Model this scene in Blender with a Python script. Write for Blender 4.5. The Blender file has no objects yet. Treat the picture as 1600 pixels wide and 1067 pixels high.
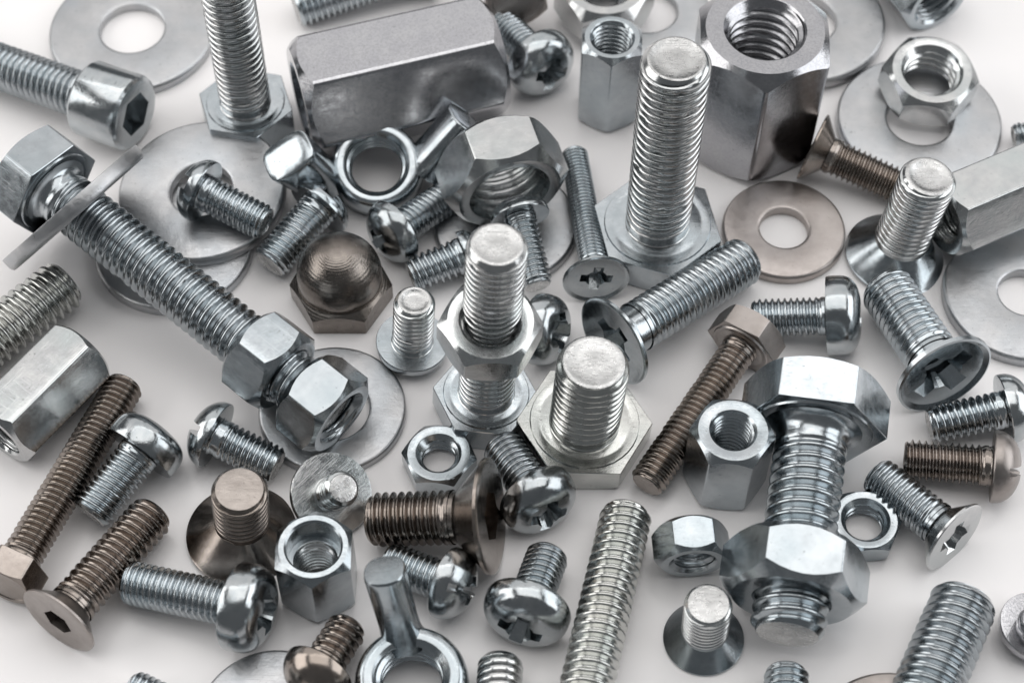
import bpy, math, random
import numpy as np
from mathutils import Vector, Matrix

# ------------------------------------------------------------------ camera, light, exposure
# lengths in the script are millimetres; U turns them into metres
U = 0.001
scene = bpy.context.scene
C = scene.collection
CAM_DIST, CAM_TILT = 250.0, 56.5          # mm from the table point in the middle, degrees below the horizontal

def setup_view():
    cam = bpy.data.cameras.new('camera')
    co = bpy.data.objects.new('camera', cam)
    C.objects.link(co)
    t = math.radians(CAM_TILT)
    co.location = (0, -CAM_DIST*math.cos(t)*U, CAM_DIST*math.sin(t)*U)
    co.rotation_euler = (math.radians(90)-t, 0, 0)
    cam.sensor_width = 36.0
    cam.lens = 67.5
    cam.clip_start = 0.005
    cam.clip_end = 20
    cam.dof.use_dof = True
    cam.dof.focus_distance = 0.237
    cam.dof.aperture_fstop = 28
    scene.camera = co
    w = bpy.data.worlds.new('World')
    scene.world = w
    w.use_nodes = True
    bg = w.node_tree.nodes['Background']
    bg.inputs['Color'].default_value = (0.88, 0.92, 0.96, 1)
    bg.inputs['Strength'].default_value = 0.16
    scene.view_settings.view_transform = 'Standard'
    scene.view_settings.look = 'None'
    scene.view_settings.gamma = 1.0
    scene.view_settings.exposure = 0.0
    scene.view_settings.use_curve_mapping = False
    scene.cycles.use_denoising = True
    scene.cycles.max_bounces = 7
    scene.cycles.glossy_bounces = 5
    scene.cycles.diffuse_bounces = 3
    scene.cycles.use_adaptive_sampling = True
    scene.cycles.adaptive_threshold = 0.02
    scene.cycles.sample_clamp_indirect = 8

def softbox(name, loc, aim, sx, sy, power, col=(1, 1, 1)):
    l = bpy.data.lights.new(name, 'AREA')
    l.shape = 'RECTANGLE'
    l.size, l.size_y = sx*U, sy*U
    l.energy = power
    l.color = col
    o = bpy.data.objects.new(name, l)
    C.objects.link(o)
    o.location = Vector(loc)*U
    d = Vector(aim)-Vector(loc)
    o.rotation_euler = d.to_track_quat('-Z', 'Y').to_euler()
    return o

setup_view()
softbox('softbox_top', (0, 70, 560), (0, 60, 0), 660, 420, 1.6, (1.0, 0.985, 0.97))
softbox('softbox_back', (0, 440, 470), (0, 0, 0), 1150, 520, 1.8, (1.0, 0.98, 0.965))
softbox('softbox_left', (-540, 30, 300), (0, 10, 0), 560, 420, 1.95, (1.0, 0.98, 0.96))
softbox('softbox_right', (540, 30, 300), (0, 10, 0), 560, 420, 1.8, (0.97, 0.985, 1.0))

# ------------------------------------------------------------------ materials
def nt_new(name):
    m = bpy.data.materials.new(name)
    m.use_nodes = True
    nt = m.node_tree
    nt.nodes.clear()
    out = nt.nodes.new('ShaderNodeOutputMaterial')
    b = nt.nodes.new('ShaderNodeBsdfPrincipled')
    nt.links.new(b.outputs['BSDF'], out.inputs['Surface'])
    return m, nt, b

def coords(nt, scale=(1, 1, 1)):
    tc = nt.nodes.new('ShaderNodeTexCoord')
    oi = nt.nodes.new('ShaderNodeObjectInfo')
    mul = nt.nodes.new('ShaderNodeMath'); mul.operation = 'MULTIPLY'; mul.inputs[1].default_value = 0.37
    nt.links.new(oi.outputs['Random'], mul.inputs[0])
    mp = nt.nodes.new('ShaderNodeMapping')
    mp.inputs['Scale'].default_value = tuple(1000*s for s in scale)
    add = nt.nodes.new('ShaderNodeVectorMath'); add.operation = 'ADD'
    nt.links.new(tc.outputs['Object'], add.inputs[0])
    nt.links.new(mul.outputs[0], add.inputs[1])
    nt.links.new(add.outputs[0], mp.inputs['Vector'])
    return mp.outputs['Vector'], oi

def noise(nt, vec, scale, detail=3.0, rough=0.55, dist=0.0):
    n = nt.nodes.new('ShaderNodeTexNoise')
    n.inputs['Scale'].default_value = scale
    n.inputs['Detail'].default_value = detail
    n.inputs['Roughness'].default_value = rough
    n.inputs['Distortion'].default_value = dist
    nt.links.new(vec, n.inputs['Vector'])
    return n.outputs['Fac']

def remap(nt, v, a, b, c, d):
    r = nt.nodes.new('ShaderNodeMapRange')
    r.inputs['From Min'].default_value = a; r.inputs['From Max'].default_value = b
    r.inputs['To Min'].default_value = c; r.inputs['To Max'].default_value = d
    nt.links.new(v, r.inputs['Value'])
    return r.outputs['Result']

def mixcol(nt, fac, a, b, mode='MIX'):
    m = nt.nodes.new('ShaderNodeMix')
    m.data_type = 'RGBA'; m.blend_type = mode
    for k, v in ((0, fac), (6, a), (7, b)):
        if hasattr(v, 'is_output'):
            nt.links.new(v, m.inputs[k])
        elif k == 0:
            m.inputs[0].default_value = v
        else:
            m.inputs[k].default_value = (*v, 1)
    return m.outputs[2]

def metal(name, light, dark, rough=(0.2, 0.34), tint=None, pit=0.5, bump=0.12, brush=None, rings=0.0, mottle=0.0):
    m, nt, b = nt_new(name)
    v, oi = coords(nt)
    b.inputs['Metallic'].default_value = 1.0
    big = noise(nt, v, 0.35, 2, 0.6)
    
    col = mixcol(nt, remap(nt, big, 0.32, 0.68, 0, 1), light, dark)
    if tint:
        t = noise(nt, v, 0.16, 2, 0.5)
        col = mixcol(nt, remap(nt, t, 0.42, 0.72, 0, 0.75), col, tint)
    # dull oxide specks and pits
    sp = noise(nt, v, 2.1, 2, 0.7)
    spm = remap(nt, sp, 0.66, 0.76, 0, pit)
    col = mixcol(nt, spm, col, tuple(0.22*x for x in dark))
    # each piece a touch lighter or darker than the next
    val = nt.nodes.new('ShaderNodeHueSaturation')
    nt.links.new(remap(nt, oi.outputs['Random'], 0, 1, 0.88, 1.08), val.inputs['Value'])
    nt.links.new(col, val.inputs['Color'])
    col = val.outputs['Color']
    rg = remap(nt, noise(nt, v, 0.9, 2, 0.65), 0.3, 0.7, rough[0], rough[1])
    if mottle:
        mo = noise(nt, v, 3.4, 2, 0.7)
        col = mixcol(nt, remap(nt, mo, 0.42, 0.62, 0, mottle), col, tuple(0.45*x for x in dark))
    nt.links.new(col, b.inputs['Base Color'])
    nt.links.new(rg, b.inputs['Roughness'])
    h = noise(nt, v, 1.4, 3, 0.68)
    # hairline scratches in three directions
    for q, sc in enumerate(((0.25, 9, 8), (8, 7, 0.25))):
        vs, _ = coords(nt, sc)
        sx = remap(nt, noise(nt, vs, 1.0, 1, 0.6), 0.60, 0.72, 0, 0.32)
        sb = nt.nodes.new('ShaderNodeMath'); sb.operation = 'SUBTRACT'
        nt.links.new(h, sb.inputs[0]); nt.links.new(sx, sb.inputs[1])
        h = sb.outputs[0]
    if brush:
        v2, _ = coords(nt, brush)
        br = noise(nt, v2, 1.0, 3, 0.7)
        ad = nt.nodes.new('ShaderNodeMath'); ad.operation = 'MULTIPLY_ADD'
        ad.inputs[1].default_value = 0.7
        nt.links.new(br, ad.inputs[0]); nt.links.new(h, ad.inputs[2])
        h = ad.outputs[0]
    if rings:
        tc = nt.nodes.new('ShaderNodeTexCoord')
        w = nt.nodes.new('ShaderNodeTexWave')
        w.wave_type = 'RINGS'; w.rings_direction = 'Z'
        w.inputs['Scale'].default_value = 1000
        w.inputs['Distortion'].default_value = 0.8
        w.inputs['Detail'].default_value = 3
        w.inputs['Detail Scale'].default_value = 0.6
        nt.links.new(tc.outputs['Object'], w.inputs['Vector'])
        ad = nt.nodes.new('ShaderNodeMath'); ad.operation = 'MULTIPLY_ADD'
        ad.inputs[1].default_value = rings
        nt.links.new(w.outputs['Fac'], ad.inputs[0]); nt.links.new(h, ad.inputs[2])
        h = ad.outputs[0]
    bp = nt.nodes.new('ShaderNodeBump')
    bp.inputs['Strength'].default_value = bump
    bp.inputs['Distance'].default_value = 0.0002
    nt.links.new(h, bp.inputs['Height'])
    nt.links.new(bp.outputs['Normal'], b.inputs['Normal'])
    return m

M = {}
M['zinc'] = metal('zinc_blue', (0.49, 0.52, 0.54), (0.39, 0.42, 0.44), (0.13, 0.25), tint=(0.36, 0.41, 0.435), bump=0.06)
M['zinc_bright'] = metal('zinc_bright', (0.63, 0.63, 0.625), (0.52, 0.53, 0.535), (0.11, 0.22), tint=(0.52, 0.56, 0.56), bump=0.06)
M['zinc_yellow'] = metal('zinc_yellowish', (0.56, 0.56, 0.54), (0.46, 0.465, 0.445), (0.12, 0.24), tint=(0.46, 0.48, 0.465), bump=0.06)
M['zinc_dull'] = metal('zinc_dull', (0.50, 0.50, 0.505), (0.43, 0.435, 0.445), (0.30, 0.42), tint=(0.44, 0.465, 0.49), pit=0.55, bump=0.2)
M['zinc_mottled'] = metal('zinc_mottled', (0.47, 0.47, 0.485), (0.43, 0.43, 0.45), (0.12, 0.22), pit=0.5, bump=0.07, mottle=0.22)
M['chrome'] = metal('zinc_polished', (0.46, 0.48, 0.49), (0.36, 0.39, 0.405), (0.10, 0.21), pit=0.6, bump=0.08)
M['steel'] = metal('stainless_warm', (0.32, 0.285, 0.26), (0.235, 0.205, 0.185), (0.14, 0.25), tint=(0.26, 0.222, 0.192), pit=0.5, bump=0.06)
M['steel_dull'] = metal('stainless_dull', (0.385, 0.352, 0.333), (0.31, 0.28, 0.263), (0.28, 0.40), pit=0.3, bump=0.10)
M['steel_pale'] = metal('stainless_pale', (0.50, 0.46, 0.44), (0.43, 0.39, 0.37), (0.32, 0.44), pit=0.3, bump=0.12)
M['steel_turned'] = metal('stainless_turned', (0.245, 0.22, 0.20), (0.175, 0.155, 0.14), (0.17, 0.28), pit=0.5, rings=0.4, bump=0.17)
M['cut_end'] = metal('cut_steel_end', (0.60, 0.60, 0.595), (0.46, 0.46, 0.455), (0.20, 0.36), pit=0.8, bump=0.35)
M['cut_end_warm'] = metal('cut_stainless_end', (0.36, 0.325, 0.30), (0.28, 0.25, 0.23), (0.26, 0.40), pit=0.6, bump=0.25)

def table_material():
    m, nt, b = nt_new('white_acrylic')
    v, oi = coords(nt)
    col = mixcol(nt, remap(nt, noise(nt, v, 0.02, 3, 0.5), 0.3, 0.7, 0, 1), (0.90, 0.88, 0.875), (0.88, 0.86, 0.86))
    nt.links.new(col, b.inputs['Base Color'])
    b.inputs['Roughness'].default_value = 0.22
    b.inputs['Specular IOR Level'].default_value = 0.4
    vo = nt.nodes.new('ShaderNodeTexVoronoi')          # a few grains of dust
    vo.inputs['Scale'].default_value = 0.045
    nt.links.new(v, vo.inputs['Vector'])
    col = mixcol(nt, remap(nt, vo.outputs['Distance'], 0.004, 0.0065, 0.75, 0.0), col, (0.25, 0.24, 0.24))
    nt.links.new(col, b.inputs['Base Color'])
    bp = nt.nodes.new('ShaderNodeBump')
    bp.inputs['Strength'].default_value = 0.03
    bp.inputs['Distance'].default_value = 0.0002
    nt.links.new(noise(nt, v, 0.5, 3, 0.6), bp.inputs['Height'])
    nt.links.new(bp.outputs['Normal'], b.inputs['Normal'])
    return m
M['table'] = table_material()

# ------------------------------------------------------------------ mesh building (millimetres)
def make_mesh(name, parts, mat, sharp=28):
    """parts: list of (verts Nx3, quads list/array, tris list/array)"""
    vs, qs, ts, off = [], [], [], 0
    for v, q, t in parts:
        vs.append(np.asarray(v, float))
        if len(q): qs.append(np.asarray(q, int)+off)
        if len(t): ts.append(np.asarray(t, int)+off)
        off += len(v)
    v = np.concatenate(vs)*U
    q = np.concatenate(qs) if qs else np.zeros((0, 4), int)
    t = np.concatenate(ts) if ts else np.zeros((0, 3), int)
    me = bpy.data.meshes.new(name)
    me.vertices.add(len(v)); me.vertices.foreach_set('co', v.ravel().astype(np.float32))
    nl = len(q)*4+len(t)*3
    me.loops.add(nl)
    me.loops.foreach_set('vertex_index', np.concatenate([q.ravel(), t.ravel()]).astype(np.int32))
    me.polygons.add(len(q)+len(t))
    st = np.concatenate([np.arange(len(q))*4, len(q)*4+np.arange(len(t))*3]).astype(np.int32)
    me.polygons.foreach_set('loop_start', st)
    me.update(calc_edges=True)
    me.validate()
    me.shade_smooth()
    me.set_sharp_from_angle(angle=math.radians(sharp))
    if mat is not None:
        me.materials.append(mat)
    return me

def loft(layers, ang):
    """closed rings: each layer is (radius, z), scalars or one value per angle; radius 0 is a pole"""
    N = len(ang)
    cs, sn = np.cos(ang), np.sin(ang)
    V, Q, T, prev = [], [], [], None
    n = 0
    for r, z in layers:
        if np.isscalar(r) and r < 1e-9:
            V.append(np.array([[0, 0, z if np.isscalar(z) else float(np.mean(z))]]))
            cur = ('p', n); n += 1
        else:
            rr = np.broadcast_to(r, (N,)); zz = np.broadcast_to(z, (N,))
            V.append(np.stack([rr*cs, rr*sn, zz], 1))
            cur = ('r', n); n += N
        if prev:
            i = np.arange(N); j = (i+1) % N
            if prev[0] == 'r' and cur[0] == 'r':
                Q.append(np.stack([prev[1]+i, prev[1]+j, cur[1]+j, cur[1]+i], 1))
            elif prev[0] == 'r':
                T.append(np.stack([prev[1]+i, prev[1]+j, np.full(N, cur[1])], 1))
            else:
                T.append(np.stack([np.full(N, prev[1]), cur[1]+j, cur[1]+i], 1))
        prev = cur
    return np.concatenate(V), (np.concatenate(Q) if Q else []), (np.concatenate(T) if T else [])

def circ(N, ph=0.0):
    return np.arange(N)*2*math.pi/N+ph

def hexagon(af, spin, rc=0.35):
    """angles and radii of a hexagon with softly rounded corners; a corner stands at spin degrees"""
    a = af/2
    ft = math.atan(math.tan(math.pi/6)*(a-rc)/a)
    fl = np.linspace(-ft, ft, 7)
    D = (a-rc)/math.cos(math.pi/6)
    ps = np.linspace(-(math.pi/6-ft), math.pi/6-ft, 6)[1:-1]
    phi = np.concatenate([fl, math.pi/6+ps])
    rad = np.concatenate([a/np.cos(fl), D*np.cos(ps)+np.sqrt(rc*rc-(D*np.sin(ps))**2)])
    ang = np.concatenate([phi+k*math.pi/3 for k in range(6)])
    return ang+math.radians(spin-30), np.tile(rad, 6)

THREADS = {   # one turn: (position along the pitch, depth), crest to crest
    'sine': ((0.0, 0.0), (0.10, 0.04), (0.20, 0.24), (0.34, 0.76), (0.44, 0.97), (0.56, 0.97), (0.66, 0.76), (0.80, 0.24), (0.90, 0.04)),
    'broad': ((0.0, 0.0), (0.22, 0.01), (0.31, 0.06), (0.37, 0.25), (0.46, 0.86), (0.50, 1.0), (0.54, 0.86), (0.63, 0.25), (0.69, 0.06), (0.78, 0.01)),
    'sharp': ((0.0, 0.0), (0.05, 0.04), (0.12, 0.26), (0.25, 0.72), (0.38, 0.95), (0.50, 1.0), (0.62, 0.95), (0.75, 0.72), (0.88, 0.26), (0.95, 0.04)),
}

def helix(r, p, z0, z1, N=48, depth=0.58, tip=None, fade0=0.0, cs0=None, cs1=None, prof='sine', nicks=1.0):
    """a real helical thread from z0 to z1; r is the crest radius; tip: chamfered end; fade0: run-out length at z0; cs0, cs1: countersink radii of a bore"""
    d = (0.68 if prof == 'broad' else depth)*p
    TH = THREADS[prof]
    n = len(TH)
    tt = np.array([x[0] for x in TH]); kk = np.array([x[1] for x in TH])
    turns = int(math.ceil((z1-z0)/p))+2
    rows = turns*n+1
    j = np.arange(rows)
    zj = (j//n+tt[j % n])*p
    kj = kk[j % n]
    i = np.arange(N)
    zr = z0-p+zj[:, None]+(i/N)[None, :]*p
    z = np.clip(zr, z0, z1)
    k = np.broadcast_to(kj[:, None], z.shape)
    dd = d
    if fade0 > 0:
        dd = d*np.clip((z-z0)/fade0-0.35, 0.0, 1.0)
    rad = r-dd*k
    if nicks:
        rng = np.random.RandomState(int(abs(z1*977+r*131)) % 99991)
        th = (2*math.pi*i/N)[None, :]
        rad = rad+0.010*np.sin(zr*1.7/p+th*3+rng.rand()*6)*np.sin(th*2+zr*0.31+rng.rand()*6)
        for q in range(int(nicks*(z1-z0)/p)):
            zc = z0+rng.rand()*(z1-z0); tc = rng.rand()*2*math.pi
            dt = (th-tc+math.pi) % (2*math.pi)-math.pi
            rad = rad-rng.uniform(0.15, 0.45)*d*np.exp(-((zr-zc)/(0.28*p))**2-(dt*r/rng.uniform(0.25, 0.8))**2)*(1-k)
    if tip is not None:
        rad = np.minimum(rad, tip+(z1-z)*0.8)
    if cs0 is not None:
        rad = np.maximum(rad, cs0-(z-z0))
    if cs1 is not None:
        rad = np.maximum(rad, cs1-(z1-z))
    a = 2*math.pi*i/N
    V = np.stack([rad*np.cos(a)[None, :], rad*np.sin(a)[None, :], z], 2).reshape(-1, 3)
    J, I = np.meshgrid(np.arange(rows-1), np.arange(N), indexing='ij')
    J, I = J.ravel(), I.ravel()
    wrap = I == N-1
    I2 = np.where(wrap, 0, I+1); J2 = np.where(wrap, J+n, J)
    ok = (J2+1) < rows
    J, I, I2, J2 = J[ok], I[ok], I2[ok], J2[ok]
    F = np.stack([J*N+I, J2*N+I2, (J2+1)*N+I2, (J+1)*N+I], 1)
    zf = V[F, 2]
    keep = (zf.max(1)-zf.min(1)) > 1e-6
    return V, F[keep], []

def raw(me_parts, name='tmp'):
    me = make_mesh(name, me_parts, None)
    return me

def boolean(parts, cutters, mat, sharp=28, name='head'):
    """cut closed shapes out of a closed shape; returns a mesh"""
    import bmesh
    def ob(p, nm):
        me = make_mesh(nm, p, None)
        bm = bmesh.new(); bm.from_mesh(me)
        bmesh.ops.scale(bm, vec=(1/U, 1/U, 1/U), verts=bm.verts)
        bmesh.ops.recalc_face_normals(bm, faces=bm.faces)
        bm.to_mesh(me); bm.free()
        o = bpy.data.objects.new(nm, me); C.objects.link(o)
        return o
    a = ob(parts, 'work'); tmp = [a]
    for c in cutters:
        b = ob(c, 'cutter'); tmp.append(b)
        md = a.modifiers.new('cut', 'BOOLEAN')
        md.operation = 'DIFFERENCE'; md.solver = 'EXACT'; md.object = b
    dg = bpy.context.evaluated_depsgraph_get()
    me = bpy.data.meshes.new_from_object(a.evaluated_get(dg))
    for o in tmp:
        m_ = o.data
        bpy.data.objects.remove(o); bpy.data.meshes.remove(m_)
    me.transform(Matrix.Scale(U, 4))
    me.name = name
    me.shade_smooth()
    me.set_sharp_from_angle(angle=math.radians(sharp))
    me.materials.clear()
    me.materials.append(mat)
    return me

def frustum_box(l0, w0, l1, w1, z0, z1, rot):
    c, s = math.cos(rot), math.sin(rot)
    v = []
    for l, w, z in ((l0, w0, z0), (l1, w1, z1)):
        for sx, sy in ((-1, -1), (1, -1), (1, 1), (-1, 1)):
            x, y = sx*l, sy*w
            v.append((x*c-y*s, x*s+y*c, z))
    q = [(3, 2, 1, 0), (4, 5, 6, 7), (0, 1, 5, 4), (1, 2, 6, 5), (2, 3, 7, 6), (3, 0, 4, 7)]
    return [(np.array(v), q, [])]

def phillips(R, depth, rot):
    l, w = 0.62*R, 0.175*R
    e = 0.25   # cutters start above the face
    k = e/depth
    out = []
    for a in (0, math.pi/2):
        out.append(frustum_box(l*(1+0.5*k), w*(1+0.25*k), l*0.42, w*0.7, -e*4, depth, rot+a))
    out.append([loft([(0, -e*4), (0.38*R, -e*4), (0.35*R, 0), (0.2*R, depth*1.02), (0, depth*1.2)], circ(20, 0.1))])
    return out

# ------------------------------------------------------------------ things
def frame(p0, p1):
    z = (Vector(p1)-Vector(p0)).normalized()
    up = Vector((0, 0, 1))
    if abs(z.dot(up)) > 0.9:
        x = (Vector((1, 0, 0))-z*z.x).normalized()
    else:
        x = up.cross(z).normalized()
    y = z.cross(x)
    return Matrix(((x.x, y.x, z.x), (x.y, y.y, z.y), (x.z, y.z, z.z))).to_4x4()

GROUPS = {}
def thing(name, label, cat, p0, p1):
    o = bpy.data.objects.new(name, None)
    C.objects.link(o)
    o.empty_display_size = 0.004
    m = frame(p0, p1)
    m.translation = Vector(p0)*U
    o.matrix_basis = m
    o['label'] = label; o['category'] = cat
    o['group'] = name.replace('_', ' ')+'s in the scattered pile'
    return o

def part(name, me, parent):
    o = bpy.data.objects.new(name, me)
    C.objects.link(o)
    o.parent = parent
    return o

def tip_cap(rt, z1, N=40, flat=False):
    rng = np.random.RandomState(int(abs(z1*613+rt*271)) % 99991)
    if flat:
        return loft([(rt, z1), (rt*0.93, z1+0.03), (rt*0.5, z1+0.035), (0, z1+0.02)], circ(N))
    e = rng.uniform(0.70, 0.84); dp = rng.uniform(0.08, 0.26)
    V, Q, T = loft([(rt, z1), (rt*0.95, z1+0.08), (rt*(e+0.09), z1+0.07), (rt*e, z1+0.07-dp), (rt*0.45, z1-dp*1.1), (rt*0.22, z1-dp*0.7), (0, z1-dp*0.8)], circ(N))
    a = rng.rand()*6.283; o = rng.uniform(0.0, 0.07)*rt
    rr = np.hypot(V[:, 0], V[:, 1])
    m = np.clip((0.93*rt-rr)/(0.1*rt), 0, 1)
    V[:, 0] += o*math.cos(a)*m; V[:, 1] += o*math.sin(a)*m
    V[:, 2] += m*0.06*np.sin(V[:, 0]*2.1/rt+a)*np.cos(V[:, 1]*2.7/rt+a)
    return V, Q, T

def shank_mesh(r, pitch, z0, z1, neck, mat, flat=False, fillet=0.3, body=None, prof='sine'):
    N = 60 if r > 3.6 else 48
    d = 0.58*pitch
    rt = r-d*0.95
    zt = z0+neck
    ps = []
    rb = body if body else r-0.25*d
    ps.append(loft([(rb+fillet, z0-0.02), (rb+fillet*0.55, z0+fillet*0.16), (rb+fillet*0.25, z0+fillet*0.45), (rb+fillet*0.06, z0+fillet*0.85), (rb, z0+fillet*1.2+0.01), (rb, max(zt, z0+fillet*1.2)+0.12*pitch)], circ(N)))
    ps.append(helix(r, pitch, zt, z1, N, tip=rt, fade0=1.2*pitch, prof=prof))
    return make_mesh('threaded_shank', ps, mat, 72), make_mesh('tip_face', [tip_cap(rt, z1, N, flat)], M['cut_end_warm' if mat.name.startswith('stainless') else 'cut_end'], 50)

def head_profile_pan(R, hh, r, n=2.7, rim=0.16):
    t = np.linspace(0, 1, 15)
    ang = t*math.pi/2
    rho = R*np.sin(ang)**(2/n)
    z = hh*(1-rim)*(1-np.cos(ang)**(2/n))
    L = [(0, 0.0)]+[(float(a), float(b)) for a, b in zip(rho[1:], z[1:])]
    L += [(R, hh*(1-rim*0.35)), (R*0.985, hh-0.01), (R*0.94, hh), (r*0.7, hh), (0, hh-0.05)]
    return L

def hex_head(af, hh, spin, mat, washer=True, r=3):
    ang, rad = hexagon(af, spin, 0.3)
    a = af/2
    rch = a*0.955
    ch = np.maximum(rad-rch, 0)*0.58
    rw = a*0.93
    L = [(0, 0.12), (rch*0.80, 0.10), (rch*0.84, 0.0), (rch, 0.0), (rad, ch), (rad, hh-0.08), (rad-0.08, hh)]
    if washer:
        L += [(rw, hh), (rw-0.12, hh+0.22), (rw*0.88, hh+0.22), (rw*0.85, hh+0.17), (rw*0.80, hh+0.17), (rw*0.77, hh+0.22), (r*0.8, hh+0.22)]
    else:
        L += [(r*0.8, hh)]
    return make_mesh('head', [loft(L, ang)], mat, 24)

def fastener(name, label, cat, p0, p1, r, pitch, head, mat, spin=0, neck=0.6, flat=False, mat_head=None, **k):
    """p0: outer face of the head, p1: tip"""
    Ltot = (Vector(p1)-Vector(p0)).length
    o = thing(name, label, cat, p0, p1)
    mh = M[mat_head or mat]
    mt = M[mat]
    R = k.get('R'); hh = k.get('hh'); drive = k.get('drive'); rot = math.radians(spin)
    if head == 'hex':
        me = hex_head(R*2*0.866, hh, spin, mh, k.get('washer', True), r)
    else:
        if head == 'pan':
            prof = head_profile_pan(R, hh, r, k.get('n', 2.7), k.get('rim', 0.16))
        elif head == 'csk':
            land = k.get('land', 0.35)
            rn = k.get('body') or r-0.145*pitch
            hh = land+(R-rn)*k.get('cone', 1.0)
            dish = k.get('dish', 0.0)
            prof = [(0, dish), (R*0.86, dish*0.9), (R*0.955, 0.0), (R, 0.10), (R, land), (R*0.97, land+0.12), (rn, hh), (0, hh-0.01)]
        elif head == 'cap':
            prof = [(0, 0), (R*0.80, 0), (R*0.88, 0.05), (R*0.97, 0.35), (R, 0.8), (R, hh-0.3), (R*0.97, hh), (r*0.8, hh), (0, hh-0.01)]
        cut = []
        if drive == 'phillips':
            cut = phillips(R*k.get('dr', 1.0), k.get('dd', hh*0.62), rot)
        elif drive == 'slot':
            cut = [frustum_box(R*1.3, k.get('sw', 0.13)*R, R*1.3, k.get('sw', 0.13)*R, -1, k.get('dd', hh*0.5), rot)]
        elif drive == 'combo':
            cut = [frustum_box(R*1.3, 0.12*R, R*1.3, 0.12*R, -1, hh*0.46, rot)]+phillips(R*0.8, hh*0.6, rot)
        elif drive == 'hex':
            ah = k.get('ah', R*0.5)
            dd = k.get('dd', hh*0.5)
            an, ra = hexagon(ah*2, spin, 0.08)
            cut = [[loft([(0, -0.5), (ra, -0.5), (ra, dd), (0, dd+ah*0.35)], an)]]
        N = 72
        if cut:
            me = boolean([loft(prof, circ(N))], cut, mh, 24)
        else:
            me = make_mesh('head', [loft(prof, circ(N))], mh, 24)
    part('head', me, o)
    hz = hh+(0.2 if head == 'hex' and k.get('washer', True) else -0.02)
    sh, tp = shank_mesh(r, pitch, hz, Ltot, neck, mt, flat, k.get('fillet', 0.02 if head == 'csk' else 0.3), k.get('body'), k.get('prof', 'sharp' if mat.startswith('steel') else 'broad' if mat == 'zinc_bright' else 'sine'))
    part('tip_face', tp, part('threaded_shank', sh, o))
    return o

def rod(name, label, cat, p0, p1, r, pitch, mat, flat=False):
    Ltot = (Vector(p1)-Vector(p0)).length
    o = thing(name, label, cat, p0, p1)
    N = 60
    rt = r-0.58*pitch*0.95
    me = make_mesh('threaded_shank', [helix(r, pitch, 0, Ltot, N, tip=rt), loft([(0, 0.02), (r-0.58*pitch, 0)], circ(N))], M[mat], 72)
    part('tip_face', make_mesh('tip_face', [tip_cap(rt, Ltot, N, flat)], M['cut_end'], 50), part('threaded_shank', me, o))
    return o

def nut(name, label, cat, p0, axis, af, h, rb, pitch, mat, spin=0, chamfer=(True, True), counterbore=None, rc=0.3, dome=None, mat_thread=None, chk=0.93):
    """a hexagonal body from p0 along axis, rb: thread crest (bore) radius"""
    o = thing(name, label, cat, p0, tuple(Vector(p0)+Vector(axis)))
    ang, rad = hexagon(af, spin, rc)
    a = af/2
    rch = a*chk
    ch = np.minimum(np.maximum(rad-rch, 0)*0.95, h*0.32)
    d = 0.58*pitch
    cs = rb+0.10*pitch
    c0, c1 = chamfer
    L = []
    if dome:
        L += [(0, 0), (rad*0.9, 0.0)]
    else:
        L += [(cs+0.12, 0.03), (cs+0.22, 0.0)]
    L += [(rch-0.02, 0.0), (rad, ch)] if c0 else [(rad-0.1, 0.0), (rad, 0.1)]
    if c1:
        L += [(rad, h-ch), (rch-0.02, h)]
    else:
        L += [(rad, h-0.1), (rad-0.1, h)]
    if dome:
        R, H = dome
        L += [(R*0.9, h), (0, h)]
        part('body', make_mesh('body', [loft(L, ang)], M[mat], 24), o)
        a0 = -0.24
        D = [(R*math.cos(t), h+H+R*math.sin(t)) for t in np.linspace(a0, math.pi/2, 26)[:-1]]
        D = [(D[0][0]+0.15, h-0.02)]+D+[(0, h+H+R)]
        part('dome', make_mesh('dome', [loft(D, circ(96))], M['steel_turned'], 40), o)
        return o
    if counterbore:
        Rb, D = counterbore
        L += [(Rb+0.25, h), (Rb, h-0.25), (Rb, h-D), (cs+0.05, h-D-0.02)]
        zt = h-D
    else:
        L += [(cs+0.22, h), (cs+0.12, h-0.03)]
        zt = h
    part('body', make_mesh('body', [loft(L, ang)], M[mat], 24), o)
    th = make_mesh('threaded_bore', [helix(rb, pitch, 0.03, zt-0.03, 56, cs0=cs+0.12, cs1=cs+0.12)], M[mat_thread or mat], 72)
    part('threaded_bore', th, o)
    return o

def washer(label, p, normal, R, rh, t, mat):
    """p: centre of the underside"""
    me = make_mesh('flat_washer', [loft([
        (rh+0.1, 0), (R-0.12, 0), (R-0.03, 0.04), (R, 0.14), (R, t*0.62), (R-0.10, t*0.84), (R-0.28, t*0.96), (R-0.5, t),
        (rh+0.45, t), (rh+0.18, t-0.05), (rh+0.03, t-0.18), (rh, t*0.6), (rh, 0.1), (rh+0.1, 0)], circ(128))], M[mat], 40)
    o = bpy.data.objects.new('flat_washer', me)
    C.objects.link(o)
    m = frame(p, tuple(Vector(p)+Vector(normal)))
    m.translation = Vector(p)*U
    o.matrix_basis = m
    o['label'] = label; o['category'] = 'washer'; o['group'] = 'flat washers in the scattered pile'
    return o

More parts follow.
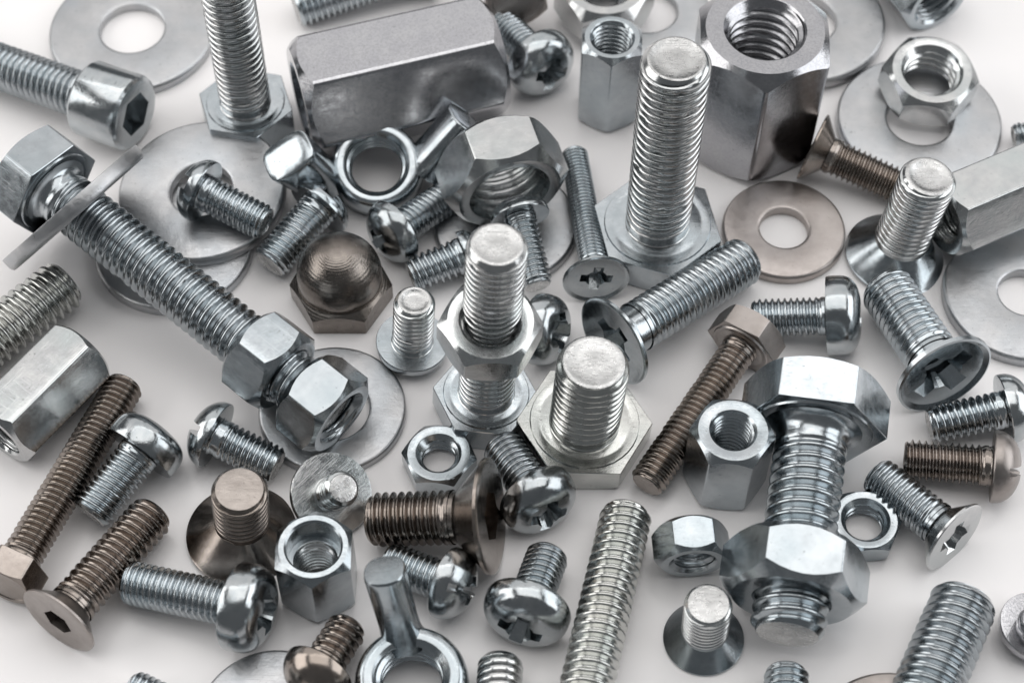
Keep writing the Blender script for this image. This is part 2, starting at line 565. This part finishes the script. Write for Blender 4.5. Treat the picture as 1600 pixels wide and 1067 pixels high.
def wing_mesh(a, b, ex, w0, t0, w1, t1, side, mat):
    """a forged wing stub from a to b (mm, local), an oval section that flares where it leaves the ring; side: width direction"""
    a, b, side = Vector(a), Vector(b), Vector(side)
    d = (b-a).normalized()
    n = d.cross(side).normalized()
    side = n.cross(d).normalized()
    K = 32
    an = np.arange(K)*2*math.pi/K
    cx = np.sign(np.cos(an))*np.abs(np.cos(an))**ex
    cy = np.sign(np.sin(an))*np.abs(np.sin(an))**ex
    V = []
    ts = [(0.0, 1.22), (0.06, 1.12), (0.14, 1.04), (0.32, 1.0), (0.6, 1.0), (0.88, 1.0), (0.965, 1.0), (0.988, 0.98), (1.0, 0.93), (1.0, 0.5)]
    for t, s in ts:
        c = a.lerp(b, t)
        w = (w0+(w1-w0)*t)*s; th = (t0+(t1-t0)*t)*s
        for x, y in zip(cx, cy):
            V.append(c+side*(w*x)+n*(th*y)+d*(0.05 if s == 0.5 else 0))
    V.append(b+d*0.06)
    V = np.array([tuple(v) for v in V])
    Q, T = [], []
    for r_ in range(len(ts)-1):
        for i in range(K):
            j = (i+1) % K
            Q.append((r_*K+i, r_*K+j, (r_+1)*K+j, (r_+1)*K+i))
    e = (len(ts)-1)*K
    for i in range(K):
        T.append((e+i, e+(i+1) % K, len(ts)*K))
    return make_mesh('wing', [(V, Q, T)], mat, 40)

def wing_nut(label, p0, axis, R, rb, h, pitch, mat, wings):
    """wings: list of (start, end, w0, t0, w1, t1, side) in world millimetres"""
    o = thing('wing_nut', label, 'nut', p0, tuple(Vector(p0)+Vector(axis)))
    cs = rb+0.2
    L = [(cs+0.1, 0.0), (R*0.90, 0.0), (R*0.97, 0.15), (R, 0.5), (R*0.995, h*0.5), (R*0.97, h*0.75), (R*0.91, h*0.93), (R*0.84, h), (cs+0.35, h), (cs+0.1, h-0.08)]
    part('body', make_mesh('body', [loft(L, circ(96))], M[mat], 40), o)
    part('threaded_bore', make_mesh('threaded_bore', [helix(rb, pitch, 0, h-0.08, 56, cs0=cs+0.1, cs1=cs+0.1)], M[mat], 72), o)
    inv = o.matrix_basis.inverted()
    for a, b, w0, t0, w1, t1, side, ex in wings:
        la = inv @ (Vector(a)*U)/U; lb = inv @ (Vector(b)*U)/U
        ls = inv.to_3x3() @ Vector(side)
        part('wing', wing_mesh(la, lb, ex, w0, t0, w1, t1, ls, M[mat]), o)
    return o

def stamp(parent, text, x, y, z, size, rot, mat):
    """a small stamped mark standing a hair proud of a face (local millimetres of the thing)"""
    cu = bpy.data.curves.new('mark', 'FONT')
    cu.body = text; cu.size = size*U; cu.extrude = 0.03*U
    cu.align_x = 'CENTER'; cu.align_y = 'CENTER'
    t = bpy.data.objects.new('mark', cu); C.objects.link(t)
    me = bpy.data.meshes.new_from_object(t.evaluated_get(bpy.context.evaluated_depsgraph_get()))
    bpy.data.objects.remove(t)
    me.materials.clear(); me.materials.append(mat)
    o = part('stamped_mark', me, parent)
    o.location = (x*U, y*U, z*U)
    o.rotation_euler = (0, 0, math.radians(rot))
    return o

# ------------------------------------------------------------------ the table
def table():
    v = np.array([(-800, -700, 0), (800, -700, 0), (800, 800, 0), (-800, 800, 0)], float)
    me = make_mesh('table_top', [(v, [(0, 1, 2, 3)], [])], M['table'])
    o = bpy.data.objects.new('table_surface', me)
    C.objects.link(o)
    o['kind'] = 'structure'
    o['label'] = 'glossy white table surface under the scattered fasteners'
table()

# ------------------------------------------------------------------ washers
washer('large zinc washer behind the socket cap screw in the top left', (-55.06, 53.46, 0.0), (0, 0, 1), 12.02, 4.66, 1.5, 'zinc_dull')
washer('large zinc washer with a short slotted screw lying on it', (-41.88, 22.38, 2.0), (-0.045, -0.06, 1), 11.39, 4.26, 1.7, 'zinc_dull')
washer('zinc washer mostly hidden under another washer and the long bolt', (-45.25, 14.6, 0.0), (0, 0, 1), 10.59, 3.96, 1.6, 'zinc_dull')
washer('small brownish steel washer lying flat beside the tall standing bolt', (36.6, 17.38, 0.0), (0, 0, 1), 8.31, 3.29, 1.5, 'steel_pale')
washer('large zinc washer with a hex nut resting on its back edge', (57.06, 36.21, -0.0), (0, 0, 1), 11.52, 4.59, 1.7, 'zinc_dull')
washer('zinc washer half hidden behind the big standing coupling nut', (42.21, 54.41, 0.6), (-0.03, 0.0, 1), 11.87, 4.77, 1.7, 'zinc_dull')
washer('large zinc washer cut off by the right edge of the picture', (67.48, 6.64, 0.0), (0, 0, 1), 10.74, 3.55, 1.7, 'zinc_dull')
washer('zinc washer under the two nuts at the end of the long bolt', (-22.77, -10.88, 0.0), (0, 0, 1), 9.35, 4.72, 1.3, 'zinc_dull')
washer('zinc washer under the tilted large nut and small screws in the middle', (-0.87, 18.24, 0.0), (0, 0, 1), 9.72, 3.64, 1.5, 'zinc_dull')
washer('zinc washer at the bottom edge beside the brown round head screw', (-27.37, -52.99, 0.0), (0, 0, 1), 8.98, 3.39, 1.6, 'zinc_dull')
washer('sliver of a washer at the bottom edge left of the thick threaded rod', (43.6, -56.7, 0.0), (0, 0, 1), 9.85, 3.35, 1.6, 'steel_dull')
washer('zinc washer at the top edge under the large hex nut', (19.71, 57.11, 0.0), (0, 0, 1), 9.29, 4.41, 1.5, 'zinc_dull')
washer('washer threaded on the long bolt beneath its head, seen edge on', (-57.26, 14.02, 11.42), (0.6449, -0.5059, -0.5729), 11.34, 4.63, 2.0, 'zinc_dull')

# ------------------------------------------------------------------ bolts standing on their heads
fastener('hex_bolt', 'tall zinc hex bolt standing on its head, cut off by the top edge', 'bolt', (-36.89, 36.19, 0.00), (-36.62, 36.19, 46.38), 3.52, 1.2, 'hex', 'zinc_bright', spin=47, R=6.74, hh=5.3, neck=0.3, mat_head='zinc')
fastener('hex_bolt', 'tallest zinc hex bolt standing on its head right of the middle', 'bolt', (19.26, 15.66, 0.00), (19.51, 15.66, 37.06), 4.28, 1.4, 'hex', 'zinc_bright', spin=41, R=8.82, hh=4.8, neck=0.3, mat_head='zinc')
fastener('hex_bolt', 'standing zinc hex bolt with a nut halfway up its thread', 'bolt', (-3.45, -10.46, 0.00), (-1.65, -10.46, 35.45), 3.54, 1.06, 'hex', 'zinc_bright', spin=55, R=6.75, hh=4.2, neck=0.3, mat_head='zinc')
fastener('hex_bolt', 'thick short zinc hex bolt standing on its head in the centre', 'bolt', (8.81, -14.67, 0.00), (9.69, -14.67, 17.71), 4.41, 1.25, 'hex', 'zinc_yellow', spin=0, R=8.51, hh=4.2, neck=0.3)
fastener('pan_head_screw', 'small pan head screw standing upside down left of the nut bolt', 'screw', (-13.00, -1.67, 0.00), (-12.13, -1.67, 11.70), 2.64, 0.92, 'pan', 'zinc_bright', R=4.69, hh=2.7, neck=0.2, mat_head='zinc')
fastener('pan_head_screw', 'pan head screw upside down, leaning on the washer, tip to the viewer', 'screw', (-22.87, -23.48, 0.94), (-20.21, -25.82, 7.2), 2.21, 0.95, 'pan', 'zinc_bright', R=5.15, hh=2.6, neck=0.0, fillet=0.1, flat=True, prof='sine')
fastener('countersunk_screw', 'brown steel countersunk screw standing upside down on its wide head', 'screw', (-32.80, -28.43, 0.00), (-31.89, -28.43, 11.69), 3.36, 1.0, 'csk', 'steel', R=6.87, neck=0.1, cone=0.95, mat_head='steel', flat=True, prof='broad')
fastener('countersunk_screw', 'small zinc countersunk screw standing upside down by the bottom edge', 'screw', (22.60, -42.10, 0.00), (22.40, -42.10, 9.49), 2.78, 0.8, 'csk', 'zinc_bright', R=4.76, neck=0.1, cone=1.0, mat_head='zinc', flat=True)
fastener('countersunk_screw', 'zinc countersunk screw standing upside down near the right edge', 'screw', (51.35, 13.75, 0.00), (52.89, 13.75, 17.08), 3.65, 1.0, 'csk', 'zinc_bright', R=6.78, neck=0.1, cone=1.0, mat_head='zinc')
fastener('pan_head_screw', 'upside down screw head cut off by the lower right edge', 'screw', (61.21, -41.58, 0.00), (62.37, -41.58, 11.37), 2.28, 0.8, 'pan', 'zinc_mottled', R=4.35, hh=2.6, neck=0.2)

# ------------------------------------------------------------------ lying bolts and screws
fastener('socket_cap_screw', 'socket cap screw with a hexagon recess at the upper left edge', 'screw', (-51.78, 33.86, 5.4), (-84.17, 49.48, 3.4), 3.32, 1.0, 'cap', 'zinc', R=5.41, hh=7.6, drive='hex', ah=2.74, dd=3.4, spin=12, neck=0.4, mat_head='chrome')
fastener('hex_bolt', 'long zinc hex bolt lying at the left with two nuts and a washer', 'bolt', (-63.39, 19.02, 12.3), (-22.08, -14.59, 6.4), 3.77, 1.25, 'hex', 'zinc', spin=-6, R=7.22, hh=5.4, neck=1.5, fillet=1.2, body=3.68)
fastener('hex_bolt', 'long thin brown steel hex bolt lying at the left edge', 'bolt', (-59.81, -37.35, 4.1), (-48.96, -8.25, 2.7), 2.51, 0.8, 'hex', 'steel', spin=12, R=4.09, hh=3.4, neck=0.4, washer=False)
fastener('pan_head_screw', 'zinc pan head screw lying against the thin brown bolt, head uppermost', 'screw', (-43.4, -16.17, 5.2), (-51.21, -27.02, 2.8), 2.65, 0.8, 'pan', 'zinc', R=4.87, hh=4.1, rim=0.22, drive='phillips', spin=20, neck=0.3, mat_head='chrome', n=3.2)
fastener('countersunk_screw', 'brown countersunk screw with a hexagon socket at the lower left', 'screw', (-52.66, -42.23, 5.0), (-43.36, -26.78, 3.0), 2.83, 1.0, 'csk', 'steel', R=5.04, drive='hex', ah=1.71, dd=2.4, spin=10, neck=0.3, cone=0.85, mat_head='steel_dull', flat=True)
fastener('pan_head_screw', 'zinc pan head screw at the lower left with its head to the right', 'screw', (-28.24, -41.18, 5.2), (-45.58, -35.99, 2.7), 2.65, 0.8, 'pan', 'zinc', R=5.28, hh=4.2, rim=0.2, drive='phillips', spin=30, neck=0.2, mat_head='chrome', n=3.0)
fastener('slotted_screw', 'slotted round head screw below the long bolt, tip by the washer', 'screw', (-39.52, -15.17, 4.3), (-28.95, -20.22, 2.6), 2.45, 0.8, 'pan', 'zinc', R=4.36, hh=3.3, n=2.0, rim=0.08, drive='slot', spin=120, dd=2.0, sw=0.15, neck=0.9, mat_head='chrome')
fastener('countersunk_screw', 'large brown countersunk screw lying with its head to the right', 'screw', (-2.43, -29.4, 6.9), (-16.99, -28.04, 3.4), 3.31, 1.0, 'csk', 'steel', R=6.95, drive='hex', ah=2.75, dd=2.4, neck=0.6, cone=0.95, land=0.5, spin=0)
fastener('pan_head_screw', 'zinc cross recess pan head screw between the brown screw and centre bolt', 'screw', (4.61, -28.23, 4.4), (-1.35, -17.14, 2.8), 2.68, 0.8, 'pan', 'zinc', R=4.86, hh=4.0, rim=0.15, drive='phillips', spin=15, neck=0.2, mat_head='chrome', n=2.5)
fastener('pan_head_screw', 'zinc cross recess pan head screw beside the greenish threaded rod', 'screw', (0.81, -43.33, 4.6), (4.37, -32.22, 2.8), 2.59, 0.8, 'pan', 'zinc', R=5.21, hh=3.9, rim=0.15, drive='phillips', spin=10, neck=0.2, mat_head='chrome', n=2.5)
fastener('slotted_screw', 'slotted round head screw behind the wing nut post', 'screw', (-4.65, -38.13, 4.5), (-14.84, -33.15, 2.6), 2.43, 0.8, 'pan', 'zinc', R=4.36, hh=3.6, n=2.1, rim=0.1, drive='combo', spin=58, neck=0.2, mat_head='chrome')
fastener('hex_bolt', 'thin brown steel hex bolt lying between centre bolt and coupling nut', 'bolt', (31.0, -0.73, 4.3), (16.4, -22.77, 2.5), 2.32, 0.8, 'hex', 'steel', spin=4, R=4.91, hh=3.4, neck=0.3, mat_head='steel_dull', flat=True)
fastener('hex_bolt', 'thick zinc hex bolt lying at the right with a nut on it', 'bolt', (37.57, -12.47, 8.8), (31.55, -44.49, 6.4), 4.41, 1.5, 'hex', 'zinc', spin=4, R=8.98, hh=6.0, neck=1.9, fillet=1.7, body=4.27, flat=True)
fastener('countersunk_screw', 'zinc countersunk screw lying behind the centre bolt, tip to upper right', 'screw', (12.72, -3.89, 5.8), (30.88, 10.75, 3.4), 3.33, 1.0, 'csk', 'zinc', R=6.16, drive='phillips', dd=2.6, spin=25, neck=1.6, cone=0.65, land=0.5, dish=0.25)
fastener('pan_head_screw', 'zinc pan head screw lying level right of the thin brown bolt head', 'screw', (44.82, 0.78, 5.0), (31.21, 1.98, 2.5), 2.48, 0.8, 'pan', 'zinc', R=5.17, hh=4.4, rim=0.25, drive='phillips', spin=40, neck=0.2, mat_head='chrome', n=3.0)
fastener('countersunk_screw', 'large zinc countersunk screw with deep cross recess at the right', 'screw', (54.17, -9.13, 5.9), (48.58, 6.18, 3.6), 3.55, 1.1, 'csk', 'zinc', R=6.4, drive='phillips', dd=3.0, dr=1.25, spin=50, neck=0.8, cone=0.6, land=0.7, dish=0.5)
fastener('slotted_screw', 'zinc slotted screw at the right edge above the brown slotted screw', 'screw', (64.79, -12.28, 4.6), (52.18, -14.18, 2.5), 2.4, 0.9, 'pan', 'zinc', R=4.39, hh=3.6, n=2.2, rim=0.1, drive='combo', spin=58, neck=0.5, mat_head='chrome')
fastener('slotted_screw', 'brown steel slotted round head screw at the right edge', 'screw', (62.21, -21.52, 4.4), (48.46, -19.18, 2.7), 2.52, 0.8, 'pan', 'steel', R=4.46, hh=3.5, n=2.1, rim=0.12, drive='combo', spin=50, neck=0.6, mat_head='steel_dull')
fastener('countersunk_screw', 'zinc countersunk screw with cross recess facing the lower right', 'screw', (52.95, -31.0, 4.4), (44.67, -21.45, 2.7), 2.65, 0.9, 'csk', 'zinc', R=4.81, drive='phillips', dd=2.2, spin=12, neck=0.5, cone=0.95, mat_head='zinc_bright')
fastener('countersunk_screw', 'long thin countersunk screw with its shiny head toward the viewer', 'screw', (11.0, 6.63, 4.4), (8.54, 29.41, 2.4), 1.89, 0.6, 'csk', 'zinc', R=4.42, drive='phillips', dd=1.9, spin=10, neck=0.3, cone=0.7, mat_head='chrome', dish=0.3)
fastener('pan_head_screw', 'small pan head screw pointing down behind the nut bolt tip', 'screw', (0.51, 17.95, 6.6), (3.33, 6.07, 3.9), 2.11, 0.8, 'pan', 'zinc', R=3.99, hh=2.6, n=2.2, rim=0.12, neck=0.2, mat_head='chrome')
fastener('pan_head_screw', 'short zinc screw with its tip left of the standing nut bolt', 'screw', (-4.06, 12.23, 3.8), (-13.31, 8.7, 2.5), 2.45, 0.9, 'pan', 'zinc', R=3.21, hh=2.5, n=2.3, neck=0.2)
fastener('pan_head_screw', 'round head screw with a dark recess under the wing nut ring', 'screw', (-17.75, 12.88, 4.2), (-7.63, 22.5, 2.7), 2.4, 0.8, 'pan', 'zinc', R=4.49, hh=3.3, n=2.1, rim=0.1, drive='phillips', dr=0.8, spin=30, neck=0.3, mat_head='chrome')
fastener('slotted_screw', 'slotted screw lying behind the brown dome nut, tip to lower left', 'screw', (-24.22, 20.8, 4.6), (-32.03, 10.42, 2.7), 2.64, 0.8, 'pan', 'zinc', R=4.54, hh=3.0, n=2.0, rim=0.1, drive='slot', spin=66, dd=1.9, sw=0.2, neck=0.5)
fastener('slotted_screw', 'short slotted screw lying on a large washer at the upper left', 'screw', (-43.46, 20.24, 7.8), (-32.44, 14.44, 6.2), 2.45, 0.8, 'pan', 'zinc', R=4.32, hh=3.2, n=2.2, rim=0.12, drive='slot', spin=120, dd=1.8, sw=0.2, neck=0.5)
fastener('pan_head_screw', 'cross recess pan head screw at the top beside the big lying coupling nut', 'screw', (5.74, 41.48, 4.8), (-2.59, 54.49, 2.8), 2.57, 0.8, 'pan', 'zinc', R=5.04, hh=4.2, n=2.5, drive='phillips', spin=20, neck=0.2, mat_head='chrome')
fastener('countersunk_screw', 'brown countersunk screw lying beside the big standing coupling nut', 'screw', (40.87, 28.78, 4.7), (53.82, 22.65, 2.5), 2.53, 0.8, 'csk', 'steel', R=4.8, neck=0.3, cone=0.9)
fastener('pan_head_screw', 'shiny pan head with cross recess hidden behind the nut bolt', 'screw', (6.54, -1.79, 4.7), (0.5, 0.81, 2.6), 2.48, 0.8, 'pan', 'zinc', R=4.66, hh=3.8, n=2.7, drive='phillips', dr=1.1, spin=40, neck=0.2, mat_head='chrome')
fastener('round_head_screw', 'brown round head screw at the bottom edge left of the wing nut', 'screw', (-23.73, -51.0, 4.2), (-19.04, -41.51, 2.6), 2.46, 1.0, 'pan', 'steel', R=4.24, hh=3.8, n=2.0, rim=0.1, neck=0.3, flat=True)
fastener('hex_bolt', 'brown steel hex head cut off by the top edge', 'bolt', (0.55, 52.83, 7.2), (-0.96, 76.55, 5.0), 2.6, 0.8, 'hex', 'steel_dull', spin=20, R=4.92, hh=3.6)
fastener('pan_head_screw', 'screw tip behind the big lying coupling nut at the top edge', 'screw', (-11.26, 63.8, 4.5), (-31.37, 56.06, 3.0), 3.07, 0.9, 'pan', 'zinc', R=4.8, hh=3, neck=0.2)
fastener('pan_head_screw', 'dark screw tip just entering at the upper right edge', 'screw', (83.15, 34.19, 4.2), (69.63, 32.81, 2.0), 1.78, 0.7, 'pan', 'zinc', R=4, hh=2.6, neck=0.2)
fastener('pan_head_screw', 'threaded tip at the bottom edge below the zinc countersunk screw', 'screw', (29.53, -65.68, 4.6), (31.69, -47.25, 2.8), 2.58, 0.9, 'pan', 'zinc', R=4.8, hh=3, neck=0.2)
fastener('pan_head_screw', 'threaded tip at the bottom edge right of the wing nut', 'screw', (-2.52, -65.68, 4.6), (-1.26, -45.97, 2.8), 2.66, 1.0, 'pan', 'zinc_bright', R=4.8, hh=3, neck=0.2)
fastener('pan_head_screw', 'tiny threaded tip at the bottom edge in the lower left', 'screw', (-30.94, -55.84, 4.0), (-43.67, -48.85, 2.1), 1.92, 0.8, 'pan', 'zinc', R=4, hh=2.6, neck=0.2)

# ------------------------------------------------------------------ threaded rods
rod('threaded_rod', 'zinc threaded rod at the left edge beside the lying coupling nut', 'rod', (-74.63, -10.91, 3.9), (-58.11, 6.78, 3.9), 3.56, 1.25, 'zinc_yellow')
rod('threaded_rod', 'greenish zinc threaded rod running to the bottom edge', 'rod', (5.45, -63.48, 6.5), (13.94, -26.82, 3.4), 3.16, 1.25, 'zinc_yellow')
rod('threaded_rod', 'thick zinc threaded rod at the bottom edge in the lower right', 'rod', (41.36, -61.97, 4.4), (53.22, -38.76, 4.1), 3.94, 1.25, 'zinc', )

# ------------------------------------------------------------------ nuts
nut_a = nut('hex_nut', 'hex nut screwed halfway up the standing bolt left of centre', 'nut', (-2.76, -11.72, 17.75), (0.0515, -0.0937, 0.9943), 10.95, 5.2, 3.54, 1.06, 'zinc_bright', spin=2)
nut('hex_nut', 'upper of the two nuts on the long lying bolt', 'nut', (-32.81, -5.87, 7.93), (0.771, -0.6273, -0.1101), 10.81, 6.4, 3.74, 1.25, 'zinc', spin=-4)
nut('hex_nut', 'end nut of the two on the long lying bolt, over the washer', 'nut', (-25.87, -11.51, 6.94), (0.771, -0.6273, -0.1101), 10.67, 6.4, 3.69, 1.25, 'zinc', spin=8)
nut('hex_nut', 'large hex nut on the thick lying bolt at the right', 'nut', (33.59, -33.63, 7.21), (-0.1842, -0.9801, -0.0735), 15.1, 7.0, 4.41, 1.5, 'zinc', spin=-3)
nut('hex_nut', 'hex nut resting on the large washer at the upper right', 'nut', (58.19, 40.91, 1.8), (0.02, -0.10, 1), 11.87, 5.4, 4.1, 1.25, 'zinc_bright', spin=50)
nut_b = nut('hex_nut', 'small hex nut lying flat below the standing nut bolt', 'nut', (-9.03, -18.73, 0.0), (0, 0, 1), 8.2, 3.4, 2.6, 1.0, 'zinc', spin=54, chk=0.95)
nut('hex_nut', 'small hex nut standing on edge beside the thick lying bolt', 'nut', (21.47, -34.3, 4.2), (-0.06, 1, 0.05), 8.08, 4.6, 2.67, 1.0, 'zinc', spin=0)
nut('hex_nut', 'large hex nut standing on edge above the standing nut bolt', 'nut', (-0.25, 17.24, 9.0), (-0.29, 0.95, 0.06), 14.95, 7.6, 5.25, 1.5, 'zinc_bright', spin=0)
nut('hex_nut', 'hex nut lying half hidden behind the thick lying bolt', 'nut', (42.69, -27.99, 0.0), (0, 0, 1), 8.03, 3.4, 2.78, 1.0, 'zinc', spin=4, chk=0.96)
nut('hex_nut', 'large hex nut on a washer cut off by the top edge', 'nut', (13.34, 56.46, 1.5), (0, 0, 1), 12.71, 6.0, 4.24, 1.25, 'zinc_bright', spin=2)

stamp(nut_a, 'U', -2.2, -4.3, 5.2, 0.9, 40, M['zinc_bright'])
stamp(nut_b, 'CL', 1.4, -3.45, 3.4, 0.95, 15, M['zinc'])

# ------------------------------------------------------------------ coupling nuts
nut('coupling_nut', 'largest coupling nut lying on its side at the top', 'nut', (-29.01, 34.33, 7.8), (0.9562, 0.2928, 0.0), 15.6, 28.0, 5.2, 1.5, 'zinc_mottled', spin=0, rc=1.0)
nut('coupling_nut', 'small coupling nut standing behind the tallest bolt', 'nut', (13.4, 39.26, 0.0), (0.01, 0, 1), 8.09, 15.0, 2.87, 0.8, 'zinc', spin=28)
nut('coupling_nut', 'big coupling nut standing at the top with its threaded hole up', 'nut', (32.84, 34.81, 0.0), (0.015, 0, 1), 16.87, 21.5, 5.23, 1.5, 'zinc_mottled', spin=28, rc=0.8)
nut('coupling_nut', 'coupling nut standing between the thin brown bolt and thick lying bolt', 'nut', (26.26, -20.47, 0.0), (0.01, 0, 1), 9.03, 11.8, 2.68, 0.8, 'zinc', spin=54)
nut('coupling_nut', 'standing hex sleeve with a stepped bore at the lower left', 'nut', (-23.05, -35.33, 0.0), (0.01, 0, 1), 8.74, 10.6, 2.52, 0.8, 'zinc', spin=30, counterbore=(3.18, 3.6), mat_thread='zinc_bright')
nut('coupling_nut', 'coupling nut lying at the left edge below the threaded rod', 'nut', (-54.4, -4.55, 4.7), (-0.5799, -0.8147, 0.0), 9.4, 15.4, 3.2, 1.0, 'zinc_bright', spin=0, rc=0.4)
nut('coupling_nut', 'coupling nut lying at the right edge over the cut off washer', 'nut', (56.39, 14.62, 6.8), (0.8949, 0.4463, 0.0), 10.4, 18.0, 3.2, 1.0, 'zinc_bright', spin=0, rc=0.4)
nut('coupling_nut', 'coupling nut lying end on, cut off at the upper right', 'nut', (61.27, 54.67, 5.0), (-0.42, 0.9, 0), 10.0, 16.0, 3.6, 1.0, 'zinc', spin=0, rc=0.4)
nut('dome_nut', 'brown steel dome nut with turned rings standing left of centre', 'nut', (-22.43, 7.05, 0.0), (0, 0, 1), 11.73, 3.9, 3, 1.0, 'steel_turned', spin=0, chamfer=(False, True), dome=(5.56, 1.3))

# ------------------------------------------------------------------ wing nuts
wing_nut('zinc wing nut with two stubby wings below the big lying coupling nut', (-18.4, 26.25, 2.0), (0.03, -0.40, 0.92), 6.32, 4.15, 4.8, 1.25, 'zinc', [
    ((-25.52, 24.34, 2.6), (-29.53, 21.7, 11.5), 2.8, 2.5, 3.6, 2.8, (0.9, 0.37, 0.25), 0.55),
    ((-12.21, 26.14, 3.4), (-6.11, 29.39, 9.5), 2.7, 2.6, 2.9, 2.9, (0.6, -0.4, 0.5), 0.7)])
wing_nut('zinc wing nut with an upright post cut off by the bottom edge', (-11.51, -48.87, 0.3), (0, -0.04, 1), 6.63, 4.15, 5.2, 1.25, 'zinc', [
    ((-12.57, -43.74, 3.2), (-14.41, -40.08, 14.0), 2.25, 2.2, 2.4, 2.4, (1, 0, 0), 0.8),
    ((-10.41, -56.6, 4.0), (-8.15, -65.51, 12.0), 2.2, 2.0, 2.3, 2.3, (1, 0, 0), 0.8)])
